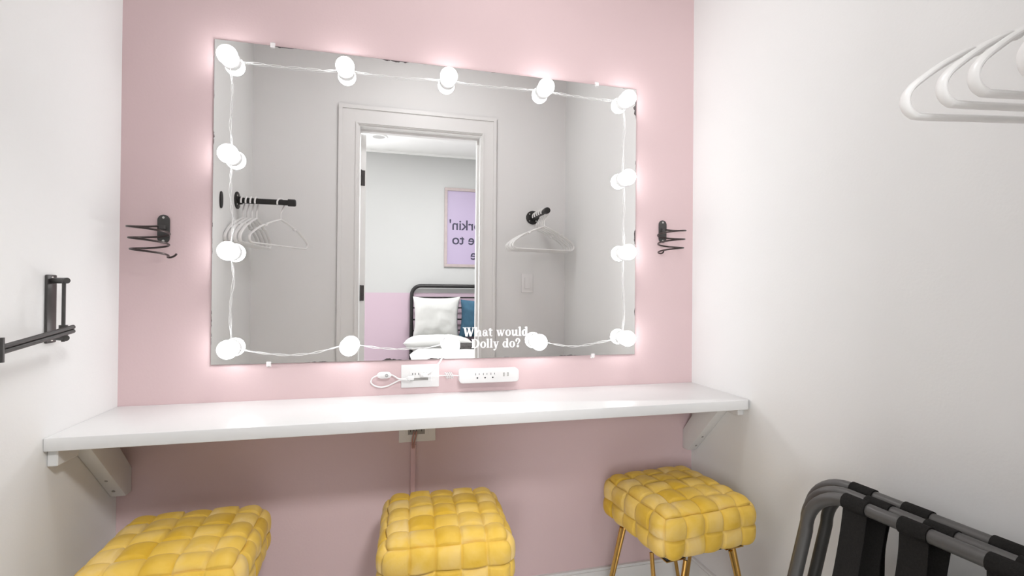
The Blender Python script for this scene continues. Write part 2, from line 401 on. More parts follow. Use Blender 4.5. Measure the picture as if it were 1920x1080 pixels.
# ------------------------------------------------------------------ mirror and clips
MT = 0.006
mo = thing('wall_mirror', 'large frameless rectangular mirror on the pink wall ringed by lit bulbs', 'mirror', ((MX0+MX1)/2, 0, (MZ0+MZ1)/2))
hw, hh = (MX1-MX0)/2, (MZ1-MZ0)/2
MB().box(-hw, hw, -MT+0.0005, -0.0005, -hh, hh).build('glass_edge', M['silver_edge'], mo, smooth=False)
gm = MB(); v = [gm.bm.verts.new(p) for p in ((-hw+.0004, -MT, -hh+.0004), (hw-.0004, -MT, -hh+.0004), (hw-.0004, -MT, hh-.0004), (-hw+.0004, -MT, hh-.0004))]
gm.bm.faces.new(v)
g = gm.build('silvered_face', M['mirror'], mo, smooth=False)
for (x, z, lab, s) in ((-0.328, MZ1, 'clear clip on the top edge of the mirror, toward its left end', 1), (0.679, MZ1, 'clear clip on the top edge of the mirror, toward its right end', 1),
                       (-0.329, MZ0, 'clear clip on the bottom edge of the mirror, toward its left end', -1), (0.671, MZ0, 'clear clip on the bottom edge of the mirror, toward its right end', -1)):
    c = thing('mirror_clip', lab, 'mirror clip', (x, 0, z), 0, 'clear mirror clips')
    MB().box(-0.008, 0.008, -MT-0.004, -MT-0.001, -0.007, 0.010, 0.001, 1).box(-0.0075, 0.0075, -MT-0.0035, 0, 0.001, 0.0095).box(-0.008, 0.008, -0.004, 0, 0.002, 0.014, 0.001, 1).build('clip_body', M['clear_clip'], c)
    MB().lathe([(0, 0.002), (0.0032, 0.0015), (0.0034, 0)], (0, -0.004, 0.0115), (0, -1, 0), 12).build('screw', M['pale_grey'], c)
    c.scale = (0.75, 1, 0.75*s)

# ------------------------------------------------------------------ vanity bulbs and their cord
bulbs = [(-0.435, 1.708, 'at the top left corner of the mirror'), (-0.127, 1.714, 'second from the left along the top of the mirror'), (0.175, 1.720, 'in the middle of the top row of the mirror'),
         (0.488, 1.722, 'fourth from the left along the top of the mirror'), (0.778, 1.716, 'at the top right corner of the mirror'),
         (-0.430, 1.436, 'upper middle one on the left edge of the mirror'), (-0.428, 1.168, 'lower middle one on the left edge of the mirror'),
         (0.779, 1.450, 'upper middle one on the right edge of the mirror'), (0.782, 1.198, 'lower middle one on the right edge of the mirror'),
         (-0.426, 0.896, 'at the bottom left corner of the mirror'), (-0.108, 0.897, 'second from the left along the bottom of the mirror'), (0.190, 0.897, 'in the middle of the bottom row, left of the white lettering'),
         (0.471, 0.901, 'just right of the white lettering on the mirror'), (0.781, 0.908, 'at the bottom right corner of the mirror')]
b0 = thing('vanity_bulb', '', 'light bulb', (0, 0, 0), 0, 'round vanity bulbs around the mirror')
MB().lathe([(0, 0.0), (0.0225, 0.0), (0.0245, 0.002), (0.0245, 0.011), (0.0225, 0.0135), (0.021, 0.0135), (0.021, 0.016), (0, 0.016)], (0, 0, 0), (0, -1, 0), 32).build('bulb_base', M['plastic'], b0)
pr = [(0, 0.0155), (0.0195, 0.0155)]
for i in range(13):
    a = math.radians(-48 + 138*i/12); pr.append((0.0262*math.cos(a), 0.0355 + 0.0262*math.sin(a)*1.0))
pr[-1] = (0, 0.0617)
MB().lathe(pr, (0, 0, 0), (0, -1, 0), 32).build('globe', M['bulb'], b0)
for i, (x, z, lab) in enumerate(bulbs):
    o = b0 if i == 0 else copy_tree(b0)
    o.location = (x, -MT-0.0002, z); o['label'] = 'lit round white bulb ' + lab
B = [(x, z) for x, z, _ in bulbs]

cord = thing('light_string_cord', 'thin white twisted cord joining the mirror bulbs, with inline switch', 'cord', (0, 0, 0))
YC = -MT-0.0045
def twist(m, a, b, sag, wob=0.0):
    P = []
    A = Vector((a[0], 0, a[1])); Bv = Vector((b[0], 0, b[1])); L = (Bv-A).length; n = int(L/0.004)
    d = (Bv-A)/L; side = Vector((-d.z, 0, d.x))
    for sgn in (0, 1):
        pts = []
        for i in range(n+1):
            t = i/n; ph = 2*PI*t*L/0.10 + sgn*PI + wob
            q = A + (Bv-A)*t
            q += Vector((0, 0, -1))*sag*4*t*(1-t) if abs(d.x) > 0.5 else side*sag*math.sin(2*PI*t)
            q += side*(0.0024*math.cos(ph)*min(1, 6*t, 6*(1-t))) + side*(0.004*noise.noise(q*14+Vector((sgn*0.2,0,0))))
            pts.append((q.x, YC + 0.0016*math.sin(ph), q.z))
        m.tube(pts, 0.0006, 6)
tw = MB()
seq = [(9, 6, .004), (6, 5, -.003), (5, 0, .002), (0, 1, .006), (1, 2, .005), (2, 3, .004), (3, 4, .004), (4, 7, .003), (7, 8, .002), (8, 13, -.003), (9, 10, .024), (10, 11, .014), (12, 13, .020)]
for i, j, s in seq:
    a, b = Vector(B[i]), Vector(B[j]); d = (b-a).normalized()*0.022
    twist(tw, a+d, b-d, s, i)
tw.build('twisted_wire', M['cord'], cord)
tail = smooth_path([(0.180, YC, 0.876), (0.168, YC, 0.858), (0.155, YC-0.004, 0.838), (0.143, -0.013, 0.826), (0.128, -0.016, 0.812), (0.108, -0.019, 0.803)], 8)
MB().tube(tail, 0.0024, 8).build('tail_cord', M['cord'], cord)
loop = smooth_path([(0.060, -0.021, 0.792), (0.036, -0.010, 0.794), (0.022, -0.008, 0.802), (0.013, -0.008, 0.806), (-0.010, -0.009, 0.8065), (-0.029, -0.008, 0.805), (-0.043, -0.006, 0.797), (-0.046, -0.006, 0.785), (-0.036, -0.006, 0.775),
                    (-0.018, -0.006, 0.770), (0.002, -0.006, 0.773), (0.020, -0.006, 0.781), (0.038, -0.010, 0.790), (0.060, -0.021, 0.797)], 8)
MB().tube(loop, 0.0022, 8).build('loop_cord', M['cord'], cord)
pod = MB()
n = 20; rows = []
pod.tube([(-0.029 + 0.042*i/n, -0.010, 0.8065 + 0.0005*math.sin(i)*0) for i in range(n+1)], [max(0.0026, 0.0105*(1-abs(2*i/n-1)**3.2)**0.5) for i in range(n+1)], 16, flat=None)
for v in pod.bm.verts: v.co.y = -0.010 + (v.co.y+0.010)*0.85
po = pod.build('switch_pod', M['plastic'], cord)
MB().lathe([(0.0034, 0.0), (0.0042, 0.0), (0.0042, 0.0012), (0.0034, 0.0012), (0.0034, 0.0)], (-0.001, -0.0188, 0.8068), (0, -1, 0), 20).build('button', M['dark'], po)['label'] = 'dark round button'

# ------------------------------------------------------------------ white lettering on the glass
def glyphs():
    """heavy soft old-style serif letters; x-height 0.48, cap 0.68; each returns (list of polygons, advance)"""
    G = {}
    def el(cx, cy, rx, ry, a0=0, a1=360, n=28):
        return [(cx+rx*math.cos(math.radians(a0+(a1-a0)*i/n)), cy+ry*math.sin(math.radians(a0+(a1-a0)*i/n))) for i in range(n+1)]
    def ringp(cx, cy, rx, ry, ix, iy, a0=0, a1=360, n=30, tilt=0):
        o = el(cx, cy, rx, ry, a0, a1, n); i = el(cx+tilt, cy, ix, iy, a0, a1, n)
        return [[o[k], o[k+1], i[k+1], i[k]] for k in range(n)]
    def stem(x, y0, y1, w=.135, s0=True, s1=True, sl=0.05):
        P = [[(x, y0), (x+w, y0), (x+w, y1), (x, y1)]]
        if s0: P.append([(x-sl, y0), (x+w+sl, y0), (x+w+sl*.9, y0+.035), (x+w, y0+.065), (x, y0+.065), (x-sl*.9, y0+.035)])
        if s1: P.append([(x-sl*1.1, y1-.075), (x, y1-.105), (x+w, y1-.06), (x+w, y1), (x-sl*1.1, y1-.03)])
        return P
    def diag(x0, y0, x1, y1, wt):
        return [[(x0-wt/2, y0), (x0+wt/2, y0), (x1+wt/2, y1), (x1-wt/2, y1)]]
    def serif(x, y, w, top):
        s = 1 if top else -1
        return [[(x-w/2, y), (x+w/2, y), (x+w/2*.9, y-s*.045), (x-w/2*.9, y-s*.045)]]
    G['W'] = (diag(.13, .68, .27, 0, .16)+diag(.44, .60, .30, 0, .075)+diag(.42, .68, .58, 0, .16)+diag(.78, .68, .60, 0, .075)+serif(.12, .68, .30, 1)+serif(.43, .68, .26, 1)+serif(.78, .68, .22, 1), .88)
    G['h'] = (stem(.06, 0, .70)+stem(.36, 0, .34, s1=False)+ringp(.345, .32, .15, .17, .035, .11, 0, 180)+[[(.19, .27), (.24, .27), (.31, .43), (.19, .40)]], .57)
    G['a'] = (stem(.27, .03, .34, s0=False, s1=False)+ringp(.235, .33, .17, .16, .07, .115, 0, 175)+[el(.115, .34, .055, .055)]+ringp(.20, .145, .16, .155, .055, .10, 0, 360)+[[(.27, .03), (.40, .03), (.46, .0), (.47, .05), (.405, .10), (.27, .1)]], .49)
    G['t'] = (stem(.09, .08, .60, s0=False, s1=False)+[[(.01, .42), (.33, .42), (.33, .48), (.01, .48)], [(.01, .46), (.09, .60), (.225, .62), (.225, .46)]]+ringp(.235, .13, .145, .14, .03, .085, 180, 320), .36)
    G['w'] = (diag(.10, .48, .21, 0, .135)+diag(.345, .42, .235, 0, .06)+diag(.33, .48, .45, 0, .135)+diag(.605, .48, .465, 0, .06)+serif(.10, .48, .23, 1)+serif(.335, .48, .2, 1)+serif(.61, .48, .17, 1), .69)
    G['o'] = (ringp(.245, .24, .225, .25, .085, .20), .49)
    G['u'] = (stem(.06, .15, .48, s0=False)+stem(.34, 0, .48, s0=False)+ringp(.21, .16, .15, .17, .02, .10, 180, 360)+[[(.34, 0), (.53, 0), (.53, .045), (.47, .07), (.34, .07)]], .56)
    G['l'] = (stem(.06, 0, .70), .255)
    G['d'] = (stem(.32, 0, .70, s0=False)+ringp(.225, .235, .205, .245, .065, .185)+[[(.32, 0), (.51, 0), (.51, .045), (.455, .07), (.32, .07)]], .54)
    G['D'] = (stem(.08, 0, .68, w=.155, s1=False)+[[(.02, .68), (.30, .68), (.30, .635), (.02, .635)]]+[[(.1, 0), (.3, 0), (.3, .055), (.1, .055)]]+ringp(.30, .34, .34, .34, .165, .285, -90, 90), .68)
    G['y'] = (diag(.12, .48, .255, .0, .145)+diag(.40, .48, .235, -.10, .062)+serif(.12, .48, .25, 1)+serif(.40, .48, .19, 1)+[el(.13, -.15, .075, .065)]+[[(.13, -.215), (.20, -.19), (.29, -.03), (.22, -.03), (.16, -.13)]], .48)
    G['?'] = (ringp(.20, .51, .19, .185, .065, .135, -40, 175)+[el(.085, .50, .06, .06)]+[[(.30, .45), (.36, .42), (.255, .30), (.245, .21), (.165, .21), (.165, .29)]]+[el(.205, .075, .085, .085)], .43)
    return G
GL = glyphs()
def write(m, s, x, z, size, y, depth, track=0.0):
    for ch in s:
        if ch == ' ': x += .26*size; continue
        P, adv = GL[ch]
        for k, poly in enumerate(P):
            if len(poly) > 2:
                try: m.prism([(x+px*size, z+pz*size) for px, pz in poly], 1, y-depth-1.2e-5*k, y)
                except ValueError: pass
        x += (adv+track)*size
    return x
def text_w(s, size, track=0.0): return sum((.26 if c == ' ' else GL[c][1]+track) for c in s)*size
let = MB()
w1 = 0.213; s1 = w1/text_w('What would', 1.0)
write(let, 'What would', 0.231, 0.9195, s1, -MT-0.0002, 0.0004)
write(let, 'Dolly do?', 0.338-text_w('Dolly do?', s1)/2, 0.8825, s1, -MT-0.0002, 0.0004)
tag(let.build('lettering_decal', M['decal'], smooth=False), 'two lines of white serif lettering stuck low on the mirror', 'lettering')

# ------------------------------------------------------------------ counter and brackets
tag(MB().prism([(XL+0.0005, -0.0005), (XL+0.0005, -CD)] + [(XR-0.0005-0.014+0.014*math.sin(a), -CD+0.014-0.014*math.cos(a)) for a in [PI/2*i/6 for i in range(7)]] + [(XR-0.0005, -0.0005)], 2, CT-CTH, CT, 0.0025).build('vanity_counter', M['counter']), 'long white counter shelf spanning wall to wall under the mirror', 'counter')
def bracket(name_label, xw, s):
    t = thing('shelf_bracket', name_label, 'bracket', (xw, 0, CT-CTH), 0, 'wooden brackets under the counter')
    zt_ = 0.0
    th = 0.036
    x0, x1 = sorted((0.0005*s, th*s))
    prof = [(-0.0005, -0.203), (-0.0005, -0.140), (-0.110, -0.0005), (-0.255, -0.0005), (-0.222, -0.030), (-0.020, -0.203)]
    MB().prism([(-0.0005, -0.202), (-0.0005, -0.137), (-0.118, -0.0005), (-0.218, -0.0005), (-0.030, -0.202)], 0, x0, x1, 0.002).build('diagonal_brace', M['bracket'], t)
    xa, xb = sorted((0.0005*s, 0.020*s))
    MB().box(xa, xb, -0.282 if s > 0 else -0.264, -0.205, -0.036 if s > 0 else -0.024, -0.0005, 0.002, 1).build('ledger', M['bracket'], t)
    for (y, z) in ((-0.075, -0.140), (-0.040, -0.180)):
        MB().lathe([(0, 0.0008), (0.0035, 0.0006), (0.004, 0)], (th*0.5*s, y-0.0135, z), (0, -0.74, -0.67), 12).build('screw', M['grey_slot'], t)
    return t
bracket('white diagonal wooden bracket under the left end of the counter', XL, 1)
bracket('white diagonal wooden bracket under the right end of the counter', XR, -1)

# ------------------------------------------------------------------ outlets, power strip, raceway
op = thing('wall_outlet', 'white horizontal wall outlet just above the counter with cords plugged in', 'outlet', (0.0995, 0, 0.800))
MB().box(-0.0575, 0.0575, -0.006, -0.0003, -0.035, 0.035, 0.002, 2).build('cover_plate', M['plastic'], op)
ins = MB().box(-0.0335, 0.0335, -0.0075, -0.006, -0.0165, 0.0165, 0.0007, 1).build('socket_insert', M['plastic'], op)
sl = MB()
sl.box(-0.030, 0.024, -0.0078, -0.0074, -0.0135, -0.0055)
ss = sl.build('socket_slot', M['grey_slot'], ins, smooth=False); ss['label'] = 'grey socket recess'
sl = MB()
for x in (-0.024, -0.016, -0.006, 0.010, 0.018): sl.box(x, x+0.0018, -0.0078, -0.0074, 0.004, 0.010)
sl.build('socket_holes', M['dark'], ins, smooth=False)
tag(MB().box(0.098, 0.122, -0.020, -0.0079, 0.799, 0.810, 0.003, 2).build('cord_plug', M['plastic']), 'small white plug at the right half of the outlet above the counter', 'plug')
tag(MB().box(0.060, 0.080, -0.024, -0.0079, 0.790, 0.801, 0.003, 2).build('cord_plug', M['plastic']), 'small white plug at the left half of the outlet above the counter', 'plug')

ps = thing('power_strip', 'white rounded power strip mounted on pink wall right of the outlet', 'power strip', (0.313, 0, 0.797))
st = MB()
def rrect(hx, hz, r, n=8):
    P = []
    for cx, cz, a in ((hx-r, hz-r, 0), (-hx+r, hz-r, 90), (-hx+r, -hz+r, 180), (hx-r, -hz+r, 270)):
        P += [(cx+r*math.cos(math.radians(a+90*i/n)), cz+r*math.sin(math.radians(a+90*i/n))) for i in range(n+1)]
    return P
st.prism(rrect(0.0955, 0.0215, 0.011), 1, -0.028, -0.0003, 0.0025)
sb = st.build('strip_body', M['plastic'], ps)
for i in range(3):
    x0 = -0.040 + 0.0245*i
    sm = MB().box(x0-0.0055, x0-0.0040, -0.0284, -0.0278, 0.0028, 0.0095).box(x0+0.0060, x0+0.0075, -0.0284, -0.0278, 0.0035, 0.0090)
    sm.lathe([(0, 0.0006), (0.0026, 0.0006), (0.0026, 0)], (x0+0.001, -0.0279, -0.0055), (0, -1, 0), 14)
    sm.build('socket', M['dark'], ps, smooth=False)['label'] = 'three-pin socket'
for x0 in (0.046, 0.059):
    q = MB().box(x0-0.0026, x0+0.0026, -0.0284, -0.0278, -0.003, 0.0085).build('usb_port', M['grey_slot'], ps, smooth=False)
    MB().box(x0-0.0012, x0+0.0012, -0.0287, -0.0283, -0.0015, 0.007).build('port_tongue', M['pale_grey'], q, smooth=False)
c0 = smooth_path([(-0.205, -0.020, 0.004), (-0.170, -0.016, 0.003), (-0.140, -0.010, 0.0025), (-0.120, -0.010, 0.002), (-0.094, -0.012, 0.001)], 8)
cc = MB().tube(c0, 0.0019, 8)
for k in range(4):
    x = -0.134 + 0.0058*k
    cc.tube([(x + 0.004*math.cos(a)*0.5 - 0.0035*math.sin(a), -0.009-0.0055*math.cos(a), 0.002+0.0095*math.sin(a)) for a in [2*PI*i/18 for i in range(18)]], 0.0011, 6, closed=True)
cc.build('strip_cord', M['cord'], ps)

o2 = thing('wall_outlet', 'white outlet plate half hidden under the counter with brown cord', 'outlet', (0.0925, 0, 0.634))
MB().box(-0.0555, 0.0555, -0.006, -0.0003, -0.036, 0.036, 0.002, 2).build('cover_plate', M['plastic'], o2)
i2 = MB().box(-0.034, 0.034, -0.0075, -0.006, -0.0165, 0.0165, 0.0007, 1).build('socket_insert', M['plastic'], o2)
MB().box(-0.0285, 0.0225, -0.0079, -0.0074, -0.0125, 0.0125).build('socket_slot', M['grey_slot'], i2, smooth=False)['label'] = 'grey socket recess'
sl = MB()
for x in (-0.022, -0.012, -0.004, 0.012): sl.box(x, x+0.0018, -0.0083, -0.0078, -0.004, 0.006)
sl.build('socket_holes', M['dark'], i2, smooth=False)
rw = thing('cord_raceway', 'pink painted cord channel running down the wall below the lower outlet', 'cord cover', (0.080, 0, 0))
MB().box(-0.0075, 0.0075, -0.009, -0.0003, 0.134, 0.590, 0.002, 2).build('channel', M['raceway'], rw)
for dx in (-0.003, 0.003):
    MB().tube(smooth_path([(dx*0.8, -0.0055, 0.575), (dx, -0.012, 0.596), (dx*1.4+0.002, -0.014, 0.612), (dx*1.2+0.006, -0.012, 0.632)], 6), 0.0024, 8).build('cord', M['brown_cord'], rw)['label'] = 'brownish cord entering the channel'

# ------------------------------------------------------------------ coil holders on the pink wall
def coil_holder(lab, cx, cz, mirror, off):
    t = thing('coil_dryer_holder', lab, 'wall holder', (cx, 0, cz), 0, 'black spiral hair dryer holders')
    pl = []
    n = 12
    for i in range(n+1): pl.append((0.0150*math.cos(PI*i/n), 0.0245+0.0150*math.sin(PI*i/n)))
    for i in range(n+1): pl.append((-0.0150*math.cos(PI*i/n), -0.0245-0.0150*math.sin(PI*i/n)))
    MB().prism(pl, 1, -0.004, -0.0003, 0.0008).build('back_plate', M['black_metal'], t)
    for z in (0.0315, -0.0325):
        MB().lathe([(0, 0.0016), (0.003, 0.0012), (0.0034, 0)], (0, -0.004, z), (0, -1, 0), 12).build('screw', M['steel'], t)
    s = mirror
    MB().box(-0.008, 0.008, -0.014, -0.004, -0.002, 0.010, 0.001, 1).build('bracket_tab', M['black_metal'], t)
    pts = []
    N = 110; turns = 2.85
    R0, R1 = 0.0465, 0.0400
    for i in range(N+1):
        f = i/N; a = PI/2 - 2*PI*turns*f*s*-1
        R_ = R0 + (R1-R0)*f
        pts.append((off + 0.004*s*f + R_*math.cos(a), -0.058 + R_*math.sin(a), 0.006 - 0.083*f))
    last = Vector(pts[-1]); d = (Vector(pts[-1])-Vector(pts[-2])).normalized()
    for k in range(1, 13):
        a = k/12*PI
        pts.append(tuple(last + d*0.011*math.sin(a) + Vector((0.010*(1-math.cos(a)), -0.003*math.sin(a), -0.004*math.sin(a)+0.0006*k))))
    MB().tube([(0, -0.010, 0.005)] + pts, 0.0027, 10).build('coil', M['bronze'], t)
    return t
coil_holder('black spiral wire holder on the pink wall left of the mirror', -0.598, 1.226, 1, -0.013)
coil_holder('black spiral wire holder on the pink wall right of the mirror', 0.9335, 1.277, -1, 0.001)

# ------------------------------------------------------------------ swing arm towel rack on the left wall
tr = thing('towel_rack', 'black swing-arm towel rail fixed on the left wall', 'towel rail', (XL, -0.281, 1.0175))
MB().box(0.0003, 0.006, -0.0155, 0.0155, -0.073, 0.073, 0.002, 2).build('back_plate', M['black_metal'], tr)
for z in (0.066, -0.066): MB().lathe([(0, 0.0014), (0.003, 0.001), (0.0034, 0)], (0.006, 0, z), (1, 0, 0), 12).build('screw', M['steel'], tr)
for z in (0.0605, -0.0605):
    MB().tube([(0.005, 0, z), (0.045, -0.028, z), (0.048, -0.030, z)], 0.0062, 14).build('post', M['black_metal'], tr)
MB().tube([(0.042, -0.029, 0.064), (0.042, -0.029, -0.068)], 0.0034, 12).build('pivot_rod', M['black_metal'], tr)
DA = Vector((-0.011, -0.186, -0.023))
RL = DA.length; DA = DA/RL
for k, dz in ((0, -0.038), (1, -0.047)):
    p0 = Vector((0.051, -0.013, dz))
    MB().tube([p0, p0 + DA*RL], 0.0046, 12).build('rail', M['black_metal'], tr)
p0 = Vector((0.051, -0.013, -0.0425)) + DA*RL
MB().tube([p0+Vector((0, 0, 0.022)), p0-Vector((0, 0, 0.022))], 0.006, 12).build('end_cap', M['black_metal'], tr)
MB().tube([(0.042, -0.029, -0.033), (0.042, -0.029, -0.055)], 0.0075, 14).build('swivel', M['black_metal'], tr)

# ------------------------------------------------------------------ basket weave stools
SW, ST, SZ = 0.306, 0.122, 0.496
def weave_seat():
    W, T, r = SW, ST, 0.032
    nc = 5; cell = W/nc; sc = 2; scell = T/sc; sub = 18
    bm = bmesh.new()
    A = 0.0085
    rnd = random.Random(11)
    pil = {}
    def pile(i, j, f):
        k = (i, j, f)
        if k not in pil: pil[k] = 0.30*rnd.random() + (0.42 if (i+j) % 2 else 0.12) + (0.2 if rnd.random() < 0.3 else 0) - (0.12 if rnd.random() < 0.3 else 0)
        return pil[k]
    amp = {}
    def h1(u, v, i, j):
        k = (i, j)
        if k not in amp: amp[k] = 0.85 + 0.35*rnd.random()
        if (i+j) % 2: u, v = v, u
        return amp[k]*(1-0.92*abs(u)**2.2)*(1-0.28*v*v)
    def h(p, q):          # p, q in cell units
        vals = []
        for di in (-1e-4, 1e-4):
            for dj in (-1e-4, 1e-4):
                i, j = math.floor(p+di), math.floor(q+dj)
                vals.append(h1(2*(p-i)-1, 2*(q-j)-1, i, j))
        e = min(abs(p-round(p)), abs(q-round(q)))
        return min(vals) - (0.42 if e < 1e-3 else 0)
    fl = bm.faces.layers.float.new('pile')
    def put(pos, disp):
        # pos on sharp box centred at origin; round it, then push out along the normal
        inner = Vector([max(-(d/2-r), min(d/2-r, c)) for c, d in zip(pos, (W, W, T))])
        nrm = pos - inner
        nrm = nrm.normalized() if nrm.length > 1e-9 else Vector((0, 0, 1))
        b = inner + nrm*r
        # plump the faces a little
        fx, fy, fz = (2*pos.x/W), (2*pos.y/W), (2*pos.z/T)
        b += nrm*(0.010*(1-min(1, abs(fx))**2)*(1-min(1, abs(fy))**2) if abs(nrm.z) > .7 else 0.006*(1-min(1, abs(fz))**2))
        j = Vector((noise.noise(b*16+Vector((3, 1, 7))), noise.noise(b*16+Vector((9, 4, 2))), noise.noise(b*16+Vector((5, 8, 1)))))*0.0045
        b += nrm*(disp*A) + (j - nrm*j.dot(nrm))
        return b
    def grid(nu, nv, fpos, fuv, fid):
        V = [[bm.verts.new(put(fpos(a/nu, b/nv), h(*fuv(a/nu, b/nv)) if fuv else 0)) for b in range(nv+1)] for a in range(nu+1)]
        for a in range(nu):
            for b in range(nv):
                f = bm.faces.new((V[a][b], V[a+1][b], V[a+1][b+1], V[a][b+1])); f.smooth = True
                if fuv:
                    p, q = fuv((a+.5)/nu, (b+.5)/nv); f[fl] = pile(math.floor(p), math.floor(q), fid)
                else: f[fl] = .4
    N = nc*sub; K = sc*sub
    grid(N, N, lambda a, b: Vector(((a-.5)*W, (b-.5)*W, T/2)), lambda a, b: (a*nc, b*nc), 0)
    grid(N, K, lambda a, b: Vector(((a-.5)*W, -W/2, T/2-b*T)), lambda a, b: (a*nc, -b*sc), 1)
    grid(N, K, lambda a, b: Vector(((a-.5)*W, W/2, T/2-b*T)), lambda a, b: (a*nc, nc+b*sc), 2)
    grid(N, K, lambda a, b: Vector((-W/2, (a-.5)*W, T/2-b*T)), lambda a, b: (-b*sc, a*nc), 3)
    grid(N, K, lambda a, b: Vector((W/2, (a-.5)*W, T/2-b*T)), lambda a, b: (nc+b*sc, a*nc), 4)
    grid(12, 12, lambda a, b: Vector(((a-.5)*W, (b-.5)*W, -T/2)), None, 5)
    bmesh.ops.remove_doubles(bm, verts=bm.verts[:], dist=0.0004)
    bmesh.ops.recalc_face_normals(bm, faces=bm.faces[:])
    me = bpy.data.meshes.new('seat'); bm.to_mesh(me); bm.free()
    me.materials.append(M['velvet'])
    return me
def make_stool():
    t = thing('woven_stool', '', 'stool', (0, 0, 0), 0, 'yellow woven velvet stools under the counter')
    s = bpy.data.objects.new('seat', weave_seat()); COL.objects.link(s); s.parent = t; s.location = (0, 0, SZ-ST/2-0.010)
    zb = SZ-ST-0.010
    MB().box(-0.128, 0.128, -0.128, 0.128, zb-0.008, zb+0.012, 0.004, 2).build('base_board', M['dark'], t)
    for sx in (-1, 1):
        for sy in (-1, 1):
            L = MB()
            tx, ty = 0.125*sx, 0.125*sy; bx, by = 0.158*sx, 0.158*sy
            a = Vector((tx-0.050*sx, ty+0.012*sy, zb-0.008)); b = Vector((tx+0.012*sx, ty-0.050*sy, zb-0.008)); ft = Vector((bx, by, 0.0065))
            d1, d2 = (a-ft).normalized(), (b-ft).normalized()
            P = [a, ft + d1*0.03] + [ft + (d1*(0.03*(1-q)) + d2*(0.03*q))*(1-0.75*math.sin(PI*q)) for q in (0.2, 0.4, 0.5, 0.6, 0.8)] + [ft + d2*0.03, b]
            L.tube(P, 0.0058, 10)
            L.build('hairpin_leg', M['gold'], t)
            MB().box(min(tx-0.058*sx, tx+0.004*sx), max(tx-0.058*sx, tx+0.004*sx), min(ty-0.058*sy, ty+0.004*sy), max(ty-0.058*sy, ty+0.004*sy), zb-0.0105, zb-0.0075).build('mount_plate', M['gold'], t, smooth=False)
    return t
stool = make_stool()
for i, (x, y, rz, k, lab) in enumerate(((-0.460, -0.250, 1.5, 1.02, 'yellow woven velvet stool beside the left wall, cut off by the bottom edge'),
                                     (0.148, -0.262, -2.5, 0.98, 'yellow woven velvet stool in the middle, below the power strip'),
                                     (0.832, -0.250, 5.5, 1.0, 'yellow woven velvet stool beside the right wall, gold hairpin legs showing'))):
    o = stool if i == 0 else copy_tree(stool)
    o.location = (x, y, 0); o.rotation_euler = (0, 0, math.radians(rz)); o.scale = (k, 1, 1); o['label'] = lab

# ------------------------------------------------------------------ folded luggage racks by the right wall
def luggage_rack(lab, xs, y0, strap_ys, zt_, dz, shift):
    t = thing('luggage_rack', lab, 'luggage rack', (xs[0], y0, 0), math.radians(4.6), 'folded luggage racks by the right wall')
    r = 0.0125; Rb = 0.098; Lb = 0.56
    for k, xx in enumerate(xs):
        x = xx - xs[0]; z = zt_ + dz*k
        lean = -0.155
        sh = (shift if k else 0.0)
        P = [(x+lean, sh + 0.012, 0.013), (x, sh, z-Rb)]
        P += [(x, sh - Rb + Rb*math.cos(a), z-Rb+Rb*math.sin(a)) for a in [PI/2*i/10 for i in range(1, 11)]]
        P += [(x, -Lb + Rb + Rb*math.cos(a), z-Rb+Rb*math.sin(a)) for a in [PI/2 + PI/2*i/10 for i in range(0, 11)]]
        P += [(x+lean, -Lb-0.012, 0.013)]
        fr = MB().tube(P, r, 16).build('tube_frame', M['rack'], t)
        MB().tube([(x+lean*0.8, sh-0.02, z*0.22), (x+lean*0.8, -Lb+0.02, z*0.22)], 0.008, 12).build('cross_bar', M['rack'], fr)
    x1 = xs[1]-xs[0]
    for q, y in enumerate(strap_ys):
        yl = y
        st_ = MB()
        for k, xx in enumerate((0, x1)):
            z = zt_ + dz*k
            yy = yl - (0.022 if k else 0)
            st_.tube([(xx, yy+0.0235, z), (xx, yy+0.0230, z), (xx, yy-0.0230, z), (xx, yy-0.0235, z)], [r+0.0003, r+0.0026, r+0.0026, r+0.0003], 20)
        # the band hangs slack between the two bars
        z = zt_
        wv = 0.004*q
        path = [(-r*0.4, yl, z-r-0.001), (-0.010+wv, yl+0.002, z-0.060), (-0.022+wv, yl+0.005, z-0.13), (-0.040-wv, yl+0.007, z-0.20), (-0.062, yl+0.007, z-0.285), (x1*0.5-0.07, yl+0.002, z-0.31),
                (x1-0.048, yl-0.004, z-0.27), (x1-0.020+wv, yl-0.009, z-0.19), (x1-0.016, yl-0.011, z-0.10), (x1+r*0.2, yl-0.012, z-r+dz-0.001)]
        st_.ribbon(smooth_path(path, 7), (0, 1, 0), 0.047, 0.0022)
        st_.build('strap', M['strap'], t)
    return t
luggage_rack('folded black luggage rack nearest the camera, slack black straps hanging', (0.886, 0.917), -0.664, (-0.110, -0.215, -0.342), 0.650, 0.0, 0.026)
luggage_rack('folded black luggage rack between the front rack and the right wall', (0.946, 0.975), -0.612, (-0.125, -0.227, -0.362), 0.653, -0.015, -0.020)

